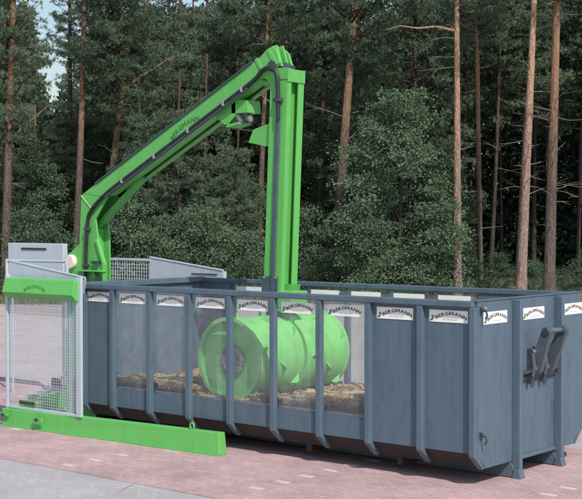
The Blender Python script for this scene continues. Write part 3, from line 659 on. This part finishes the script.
HL = arch_text(.46, .055, .07).mesh('lettering'); hl = link('lettering', HL, M_DGREEN, hd); hl.location = (GX0+.80, GY-.137, 2.06); hl.rotation_euler = (-.27, 0, 0)
# triangular splash sheet above the hood
MB().prism([(GX0-.03, 2.0), (GX1-.05, 2.0), (GX1-.0, 2.20), (GX1-.05, 2.235), (GX0-.03, 2.435)], GY+.085, GY+.095).build('splash_sheet', M_GALV, gd)
MB().tube([(GX0-.01, GY+.09, 2.43), (GX1-.02, GY+.09, 2.225)], .016, 8).build('sheet_edge', M_GALV, gd, smooth=True)
MB().tube([(-8.42, 0, 2.415), (-7.02, 0, 2.425)], .02, 8).build('rail', M_GALV, gd, smooth=True)
MB().tube([(-7.02, 0, 2.44), (-7.02, 0, 1.2)], .026, 10).build('rail_post', M_GALV, gd, smooth=True)
MB().tube([(-8.42, 0, 2.44), (-8.42, 0, .26)], .026, 10).build('rail_post', M_GALV, gd, smooth=True)
MB().tube([(-7.02, 0, 1.25), (-6.7, -.2, 1.2), (GX1-.28, GY+.05, 1.2)], .02, 8).build('rail', M_GALV, gd, smooth=True)
MB().tube([(-7.24, -.36, .42), (-6.60, -.36, .86)], .022, 8).build('brace', M_GALV, gd, smooth=True)
MB().box(-6.92, -6.76, -.385, -.337, .64, .75).build('brace_latch', M_DARK, gd)
MB().tube([(-6.58, -.36, .30), (-6.58, -.36, 1.9)], .02, 8).build('brace_post', M_GALV, gd, smooth=True)
pl = MB().box(GX0+.30, GX0+.66, GY-.030, GY-.021, .335, .40).build('name_plate', M_DGREEN, gd)
for x0, x1 in ((.33, .41), (.425, .50), (.52, .56), (.575, .64)): MB().box(GX0+x0, GX0+x1, GY-.0335, GY-.0305, .35, .385).build('plate_mark', M_BLACK, pl)

rg = thing('safety_guard', (-7.9, 3.0, 0), 'galvanised mesh guard with sloping splash sheet behind the container', 'guard')
RX0, RX1, RY = -8.36, -6.66, 3.0
MB().prism([(RX0, 1.6), (RX1, 1.6), (RX1, 2.21), (RX1-.10, 2.22), (RX0, 2.40)], RY-.005, RY+.005).build('splash_sheet', M_GALV, rg)
MB().tube([(RX0, RY, 2.40), (RX1-.10, RY, 2.225), (RX1, RY, 2.215)], .018, 8).build('sheet_edge', M_GALV, rg, smooth=True)
MB().box(RX0+1.0, RX1-.12, RY-.02, RY-.006, 2.14, 2.155).build('sheet_slot', M_BLACK, rg)
for x in (-9.75, RX0, RX1): MB().box(x-.025, x+.025, RY+.006, RY+.056, .01, 2.38 if x < -7 else 2.2).build('frame_tube', M_GALV, rg, bevel=.004)
MB().box(-9.75, RX0, RY-.02, RY+.02, 2.335, 2.375).build('frame_tube', M_GALV, rg, bevel=.004)
mesh_panel(MB(), 'x', -9.72, RX0-.03, .3, 2.33, RY, .06, .004).build('mesh_panel', M_GALV, rg)

# ------------------------------------------------------------------ power unit
pu = thing('guard_panel', (-9.95, 1.85, 0), 'pale galvanised panel with a dark slot on two legs beside the green column', 'panel')
cb = MB().box(-10.70, -9.22, 1.80, 1.90, 1.93, 2.64).build('panel_box', M_GALV, pu, bevel=.012)
MB().box(-10.32, -9.66, 1.787, 1.799, 2.525, 2.56).build('vent_slot', M_BLACK, pu)
for x in (-10.64, -9.28):
    for y in (1.85,): MB().box(x-.014, x+.014, y-.014, y+.014, 0.004, 1.929).build('leg', M_GALV, pu)

# ------------------------------------------------------------------ forest
rng = np.random.default_rng(5)
def unit(v): return v/np.linalg.norm(v, axis=-1, keepdims=True)
def blades(P, D, L, W, rng):
    """quads from P along D with length L and width W, random roll"""
    n = len(P); s = unit(np.cross(D, unit(rng.normal(size=(n, 3)))))
    L = L[:, None]; W = W[:, None]
    V = np.stack([P - s*W*.35, P + s*W*.35, P + D*L*.6 + s*W*.5, P + D*L, P + D*L*.6 - s*W*.5], 1)
    return V.reshape(-1, 3), np.arange(n*5).reshape(n, 5)
def pine_crown(seed, H, Rd, nbr, per):
    g = np.random.default_rng(seed); P = []; D = []; wood = MB()
    for b in range(nbr):
        f = g.random()**.85; h = f*H; az = g.random()*6.283
        prof = (.35 + .65*min(1, f*4))*(1-f)**.45 + .12
        L = Rd*prof*g.uniform(.55, 1.15); sl = g.uniform(-.12, .35) + .5*f
        d = np.array([math.cos(az), math.sin(az), sl]); side = np.array([-math.sin(az), math.cos(az), 0])
        base = np.array([0, 0, h]); tip = base + d*L + np.array([0, 0, .12*L])
        wood.tube([base, base + d*L*.55, tip], [.045*(1-f)+.02, .025, .008], 4, False)
        n = int(per*(L/Rd)*g.uniform(.7, 1.3))+4
        # foliage pads: a few sub-sprays on each branch
        ns = max(2, int(L*1.7))
        cs = []
        for k in range(ns):
            t = g.uniform(.35, 1.02); c = base + d*L*t + np.array([0, 0, .12*L*t*t]) + side*g.normal()*.28*L*.6 + np.array([0, 0, g.normal()*.08])
            cs.append(c)
        cs = np.array(cs); idx = g.integers(0, ns, n)
        p = cs[idx] + g.normal(size=(n, 3))*np.array([.20, .20, .09]); P.append(p)
        dd = unit(p - cs[idx] + d*.12 + np.array([0, 0, .16])); D.append(dd)
    P = np.concatenate(P); D = np.concatenate(D); k = 13
    P2 = np.repeat(P, k, 0); D2 = unit(np.repeat(D, k, 0)*.75 + g.normal(size=(len(P2), 3))*.6)
    V, Q = blades(P2, D2, g.uniform(.09, .21, len(P2)), g.uniform(.014, .030, len(P2)), g)
    return np_mesh('crown', V, Q), wood
def broad_crown(seed, H, Rd, lobes, per_lobe, per, leaf=.095):
    """boughs (lobes) carry flattened leaf sprays, with open air between them"""
    g = np.random.default_rng(seed); C = []; S = []
    for k in range(lobes):
        f = (k + g.random())/lobes; z = H*(.06 + .90*f); az = k*2.4 + g.normal()*.4
        rad = Rd*(math.sin(math.pi*min(1, .22 + .78*f))**.7)*g.uniform(.45, 1.0)
        c = np.array([math.cos(az)*rad, math.sin(az)*rad, z]); rr = g.uniform(.55, 1.0)*min(1, Rd/2)
        for j in range(per_lobe):
            d = unit(g.normal(size=3) + np.array([0, 0, .35])); C.append(c + d*rr*g.uniform(.55, 1.05)*np.array([1, 1, .7])); S.append(g.uniform(.13, .27))
    C = np.array(C); S = np.array(S); ncl = len(C); C[:, 2] = np.maximum(C[:, 2], .1)
    n = ncl*per; idx = np.repeat(np.arange(ncl), per); size = S[idx][:, None]
    P = C[idx] + g.normal(size=(n, 3))*size*np.array([1.15, 1.15, .5])
    P[:, 2] = np.abs(P[:, 2])
    D = unit(unit(P - C[idx]) + g.normal(size=(n, 3))*.7 + np.array([0, 0, -.1]))
    V, Q = blades(P, D, g.uniform(.6, 1.3, n)*leaf, g.uniform(.5, .8, n)*leaf, g)
    return np_mesh('crown', V, Q)
PINES = [pine_crown(20+i, H, Rd, nb, pr) for i, (H, Rd, nb, pr) in enumerate(((8.5, 2.7, 84, 62), (9.5, 2.3, 90, 58), (7.5, 3.0, 76, 66), (10.5, 2.5, 96, 58)))]
PCR = []; PWD = []
for me, wd in PINES:
    me.materials.append(M_NEEDLE); PCR.append(me); wm = wd.mesh('branches'); wm.materials.append(M_BARKD); PWD.append(wm)
BCR = [broad_crown(60, 7.5, 2.3, 26, 11, 92), broad_crown(61, 6.2, 2.0, 22, 11, 92), broad_crown(62, 8.6, 2.4, 30, 11, 92)]
SCR = [broad_crown(70, 2.4, 1.2, 11, 9, 60, .075), broad_crown(71, 1.7, 1.1, 9, 9, 60, .07), broad_crown(72, 3.2, 1.3, 14, 9, 60, .08)]
for m_ in BCR + SCR: m_.materials.append(M_LEAF)

def gpos(u, d):
    p = CAM + FWD*d + RGT*((u-291)/F*d); return Vector((p.x, p.y, 0))
def trunk(root, H, r0, lean, bark, seed, twigs=0, limbs=(), bend=.10):
    rr = random.Random(seed); pts = []; rad = []; n = 13; ph = rr.uniform(0, 6)
    for i in range(n):
        t = i/(n-1); pts.append((lean.x*t + bend*math.sin(ph+3.1*t)*t, lean.y*t + bend*math.cos(ph+2.4*t)*t, H*t)); rad.append(r0*((1-t)*.62+.38) + (.35*r0 if i == 0 else 0))
    MB().tube(pts, rad, 12).build('trunk', bark, root, smooth=True, local=True)
    def P(z):
        t = z/H; i = min(n-2, int(t*(n-1))); s = t*(n-1)-i; return Vector(pts[i]).lerp(Vector(pts[i+1]), s)
    if twigs:
        mb = MB()
        for k in range(twigs):
            z = rr.uniform(.18, .75)*H; a = rr.uniform(0, 6.28); l = rr.uniform(.5, 1.7); p = P(z); d = Vector((math.cos(a), math.sin(a), rr.uniform(-.25, .35)))
            q = p + d*l*.5 + Vector((0, 0, rr.uniform(-.1, .1))); e = p + d*l + Vector((rr.uniform(-.2, .2), rr.uniform(-.2, .2), rr.uniform(-.15, .2)))
            mb.tube([p, q, e], [.022, .014, .006], 4, False)
            e2 = q + (d + Vector((rr.uniform(-.8, .8), rr.uniform(-.8, .8), rr.uniform(-.3, .3))))*l*.35; mb.tube([q, e2], [.010, .004], 4, False)
        tag(mb.build('dead_twigs', M_TWIG, root, local=True), kind='stuff')
    for z, dr, l, rl in limbs:
        p = P(z); d = dr.normalized(); side = Vector((0, 0, 1)); sd = d.cross(side)
        MB().tube([p, p + d*l*.3 + side*l*.09, p + d*l*.55 + side*l*.10 + sd*l*.05, p + d*l*.8 + side*l*.15, p + d*l + side*l*.12 + sd*l*.08], [rl, rl*.8, rl*.62, rl*.45, rl*.2], 7).build('limb', bark, root, smooth=True, local=True)
    return P
def pine(u, d, H, r0, du, bark, label, cz, var, s=1.0, twigs=0, limbs=(), group=None, seed=0, bend=.1, shift=0.0):
    root = thing('pine_tree', gpos(u, d), label, 'tree', group)
    lean = RGT*(du/F*d)*(H/12.0)
    P = trunk(root, H, r0, lean, bark, seed or int(u*7+d), twigs, limbs, bend)
    p = P(cz) + RGT*shift
    for nm, me in (('crown', PCR[var]), ('branches', PWD[var])):
        a = bpy.data.objects.new(nm, me); COL.objects.link(a); a.parent = root; a.location = p; a.rotation_euler = (0, 0, (u*.37) % 6.28); a.scale = (s, s, s)
    return root
# trees one can single out along the forest edge; du = sideways drift of the trunk between ground and frame top, in photo pixels
UP = Vector((0, 0, 1))
pine(4, 49, 15, .19, 10, M_BARK, 'slender orange brown pine standing beside the pale galvanised panel', 5.4, 1, .86, 6, [(6.0, RGT*.8 + UP*.55, 2.2, .06)], bend=.05)
pine(74, 52, 15, .17, 12, M_BARK, 'pine with grey foot and lit orange upper stem behind the green column', 7.4, 0, .78, 4, shift=1.2)
pine(68, 56, 14, .15, 5, M_BARKD, 'thin dark pine close beside the grey footed pine behind the column', 9.5, 1, .4, 2)
pine(96, 53, 15, .19, 38, M_BARK, 'leaning reddish pine rising above the green boom', 6.8, 2, .95, 4, [(8.3, RGT*.9 + UP*.45, 2.6, .07)])
pine(258, 54, 15, .14, 8, M_BARK, 'thin reddish pine seen between boom and upright green arm', 8.6, 3, .85, 8)
pine(333, 51, 15, .24, 24, M_BARK, 'thick leaning pine with dark foot and orange middle beside the green arm', 8.6, 0, .95, 4)
pine(313, 58, 14, .12, 16, M_BARKD, 'thin dark leaning pine beside the upright green arm', 8.8, 1, .8, 5)
pine(458, 47, 15, .165, -3, M_BARKP, 'straight pale tan pine with one bare limb reaching over the leafy trees', 10.4, 3, .75, 10, [(9.9, -RGT - UP*.10, 2.6, .055)], bend=.04)
pine(481, 50, 15, .13, -8, M_BARK, 'slim reddish pine next to the straight pale pine', 9.2, 1, .8, 14)
pine(521, 45, 15, .185, 12, M_BARKP, 'tall pale pinkish pine leaning over the end of the container', 11.0, 0, .75, 20, bend=.06)
pine(549, 45, 15, .22, 6, M_BARK, 'stout grey brown pine with dead twigs beside the pinkish pine', 10.6, 2, .8, 24, bend=.06)
# closed rows behind, each named by the landmark it stands behind
MARKS = [(-70, 'the orange brown pine beside the galvanised panel'), (40, 'the pale galvanised panel'), (90, 'the green column'), (140, 'the lower part of the boom'), (200, 'the middle of the boom'), (250, 'the boom head'),
         (290, 'the upright green arm'), (335, 'the thick leaning pine'), (395, 'the bushy broadleaf tree'), (455, 'the straight pale pine'), (482, 'the slim reddish pine'), (522, 'the pale pinkish pine'), (552, 'the stout grey brown pine'), (640, 'the right hand side wall of the woods')]
MARKS[-1] = (640, 'the outer end of the container')
def mark(u): return min(MARKS, key=lambda m_: abs(m_[0]-u))[1]
rnd = random.Random(21)
k = 0
for row, (d0, d1, cnt) in enumerate(((55, 60, 14), (60, 66, 17), (66, 74, 20))):
    for i in range(cnt):
        u = -70 + 800*(i + rnd.uniform(.15, .85))/cnt; d = rnd.uniform(d0, d1)  # pines past the right frame edge are unseen, added for shade
        gap = 28 < u < 88; right = u > 430
        cz = rnd.uniform(2.8, 6.0) if not right else rnd.uniform(6.8, 9.0)  # right-hand crowns set high to throw shade into the wood
        s = rnd.uniform(.85, 1.1) if not right else rnd.uniform(1.0, 1.2); v = rnd.randrange(4); H = 15
        if gap: cz, s, H = rnd.uniform(1.0, 2.2), .52, 7
        dark = right or rnd.random() < .6  # right-hand stems always dark: the wood's inner shade put into bark colour
        kind = ('dark stemmed' if dark else 'reddish stemmed'); wh = ('low young' if gap else 'tall')
        lb = f'{kind} {wh} pine ' + ('close behind ', 'well behind ', 'far behind ')[row] + mark(u)
        pine(u, d, H, rnd.uniform(.10, .17), rnd.uniform(-12, 14), M_BARKD if dark else M_BARK, lb, cz, v, s, 9 if right else 0, group='pines in the closed wood', seed=900+k)
        k += 1
pine(36, 56, 8, .10, 4, M_BARK, 'young low pine between the galvanised panel and the green column', 1.8, 0, .62, 0)
# broadleaved trees
def broad(u, d, v, s, label, group=None, sz=1.0):
    root = thing('broadleaf_tree', gpos(u, d), label, 'tree', group); rr = random.Random(int(u*3+d))
    me = BCR[v]; H = (7.5, 6.2, 8.6)[v]*s
    trunk(root, H*.8, .09*s, Vector((rr.uniform(-.3, .3), rr.uniform(-.3, .3), 0)), M_BARKD, int(u), 0, [(H*rr.uniform(.2, .6), Vector((math.cos(a), math.sin(a), .7)), 1.5*s, .035) for a in (0.4, 1.9, 3.3, 4.8)])
    a = bpy.data.objects.new('crown', me); COL.objects.link(a); a.parent = root; a.location = (0, 0, .15); a.rotation_euler = (0, 0, rr.uniform(0, 6)); a.scale = (s, s, s*sz)
broad(398, 47.5, 0, 1.0, 'bright green bushy broadleaf tree to the left of the straight pale pine')
broad(428, 50, 1, .85, 'round leafy tree close behind the straight pale pine')
broad(368, 52, 1, .9, 'leafy tree right of the thick leaning pine')
pine(178, 51, 9, .10, 4, M_BARKD, 'low bushy pine directly under the middle of the green boom', .7, 2, .82)
pine(205, 54, 10, .10, 4, M_BARKD, 'bushy young pine under the upper half of the green boom', .8, 0, .85)
pine(236, 51, 7, .09, 4, M_BARKD, 'small bushy pine between the boom and the upright arm', .5, 1, .55)
pine(140, 52, 8, .09, 2, M_BARKD, 'small bushy pine behind the lower end of the boom', .5, 3, .62)
pine(355, 53, 10, .10, 4, M_BARKD, 'bushy young pine right beside the thick leaning pine', 1.2, 3, .75)
pine(17, 58, 14, .10, 6, M_BARK, 'very slim pine close behind the slender orange brown pine', 7.5, 1, .5)
broad(190, 55, 0, .8, 'rounded broadleaf tree behind the low pines under the boom')
broad(228, 55, 1, .9, 'broadleaf tree between the boom and the upright arm')
broad(156, 56, 2, .78, 'broadleaf tree behind the lower half of the boom')
broad(130, 50, 1, .72, 'small broadleaf tree to the right of the green column')
broad(45, 54, 1, .85, 'broadleaf tree behind the pale galvanised panel')
for i, (u, d, v, s) in enumerate(((20, 58, 2, .85), (95, 57, 2, .85), (280, 59, 2, .9), (330, 61, 0, .9), (-30, 55, 0, .9), (250, 63, 2, 1.0), (390, 61, 2, 1.05), (180, 61, 2, 1.0), (440, 64, 2, .8), (120, 64, 0, 1.0))):
    broad(u, d, v, s, 'dusky broadleaf tree in the wood behind ' + mark(u), 'broadleaf trees between the pine stems')
# shrubs at the foot of the wood
spots = [(-40, 49, 1), (-12, 50, 1), (22, 50, 1), (48, 49, 1), (84, 50, .9), (118, 49, 1), (150, 48.5, 1), (170, 50, 1), (205, 48, 1), (236, 49, 1), (252, 47.5, .9), (300, 50, 1), (318, 49, .9), (348, 49, 1), (374, 47, 1), (440, 48, 1), (468, 49, .9), (500, 52, .6), (536, 52, .55), (566, 52, .6), (590, 52, .6)]
for i, (u, d, sc) in enumerate(spots):
    v = i % 3; root = thing('shrub', gpos(u, d), ('low', 'squat', 'taller')[v] + ' leafy shrub at the forest edge behind ' + mark(u), 'shrub', 'shrubs at the forest edge')
    a = bpy.data.objects.new('foliage', SCR[v]); COL.objects.link(a); a.parent = root; a.rotation_euler = (0, 0, i*1.3); s = rnd.uniform(.8, 1.15)*sc; a.scale = (s, s, s); a.location = (0, 0, .02)
    for q_ in range(5):
        an = q_*1.26; MB().tube([(0, 0, 0), (.25*math.cos(an), .25*math.sin(an), .6*sc), (.5*math.cos(an), .5*math.sin(an), 1.2*sc)], [.02, .014, .006], 4, False).build('stem', M_BARKD, root, local=True)
# far woodland closing the view: one mass
n = 250000
uu = rng.uniform(-220, 800, n); dd = rng.uniform(76, 92, n); zz = rng.random(n)**1.25*16.0
keep = ~((uu > 35) & (uu < 92) & (zz > 10.9 + .8*np.sin(uu*.2))); uu, dd, zz = uu[keep], dd[keep], zz[keep]; n = len(uu)
P = np.array(CAM)[None, :]*np.array([1, 1, 0]) + np.array(FWD)[None, :]*dd[:, None] + np.array(RGT)[None, :]*((uu-291)/F*dd)[:, None]; P[:, 2] = zz
D = unit(rng.normal(size=(n, 3)) + np.array([0, 0, .3]))
V, Q = blades(P, D, rng.uniform(.22, .5, n), rng.uniform(.12, .27, n), rng)
tag(link('far_woodland', np_mesh('far_woodland', V, Q), M_FARLEAF), 'far dark woodland mass closing the view behind the pines', 'woodland', kind='stuff')
# woodland floor
c = [gpos(-900, 47.2), gpos(1500, 46.4), gpos(1500, 120), gpos(-900, 120)]
from mathutils import noise as mn
V = []; Q = []; NX, NY = 70, 14
for i in range(NX):
    for j in range(NY):
        s, t = i/(NX-1), j/(NY-1); p = (c[0].lerp(c[1], s)).lerp(c[3].lerp(c[2], s), t)
        V.append((p.x + mn.noise(p*.2)*.5, p.y + mn.noise(p*.21)*.5, .010 + (0 if j == 0 else .12 + .10*mn.noise(p*.3))))
for i in range(NX-1):
    for j in range(NY-1): Q.append((i*NY+j, (i+1)*NY+j, (i+1)*NY+j+1, i*NY+j+1))
tag(link('forest_floor', np_mesh('forest_floor', V, Q), M_FLOOR), kind='structure')

# rough grass verge between the road and the wood
n = 9000
uu = rng.uniform(-300, 900, n); dd = 46.9 + rng.normal(size=n)*.45
P = np.array(CAM)[None, :]*np.array([1, 1, 0]) + np.array(FWD)[None, :]*dd[:, None] + np.array(RGT)[None, :]*((uu-291)/F*dd)[:, None]; P[:, 2] = .0
D = unit(rng.normal(size=(n, 3))*.45 + np.array([0, 0, 1.0]))
V, Q = blades(P, D, rng.uniform(.12, .45, n), rng.uniform(.015, .03, n), rng)
tag(link('grass', np_mesh('grass', V, Q), M_GRASS), 'rough dry grass verge along the foot of the wood', 'grass', kind='stuff')
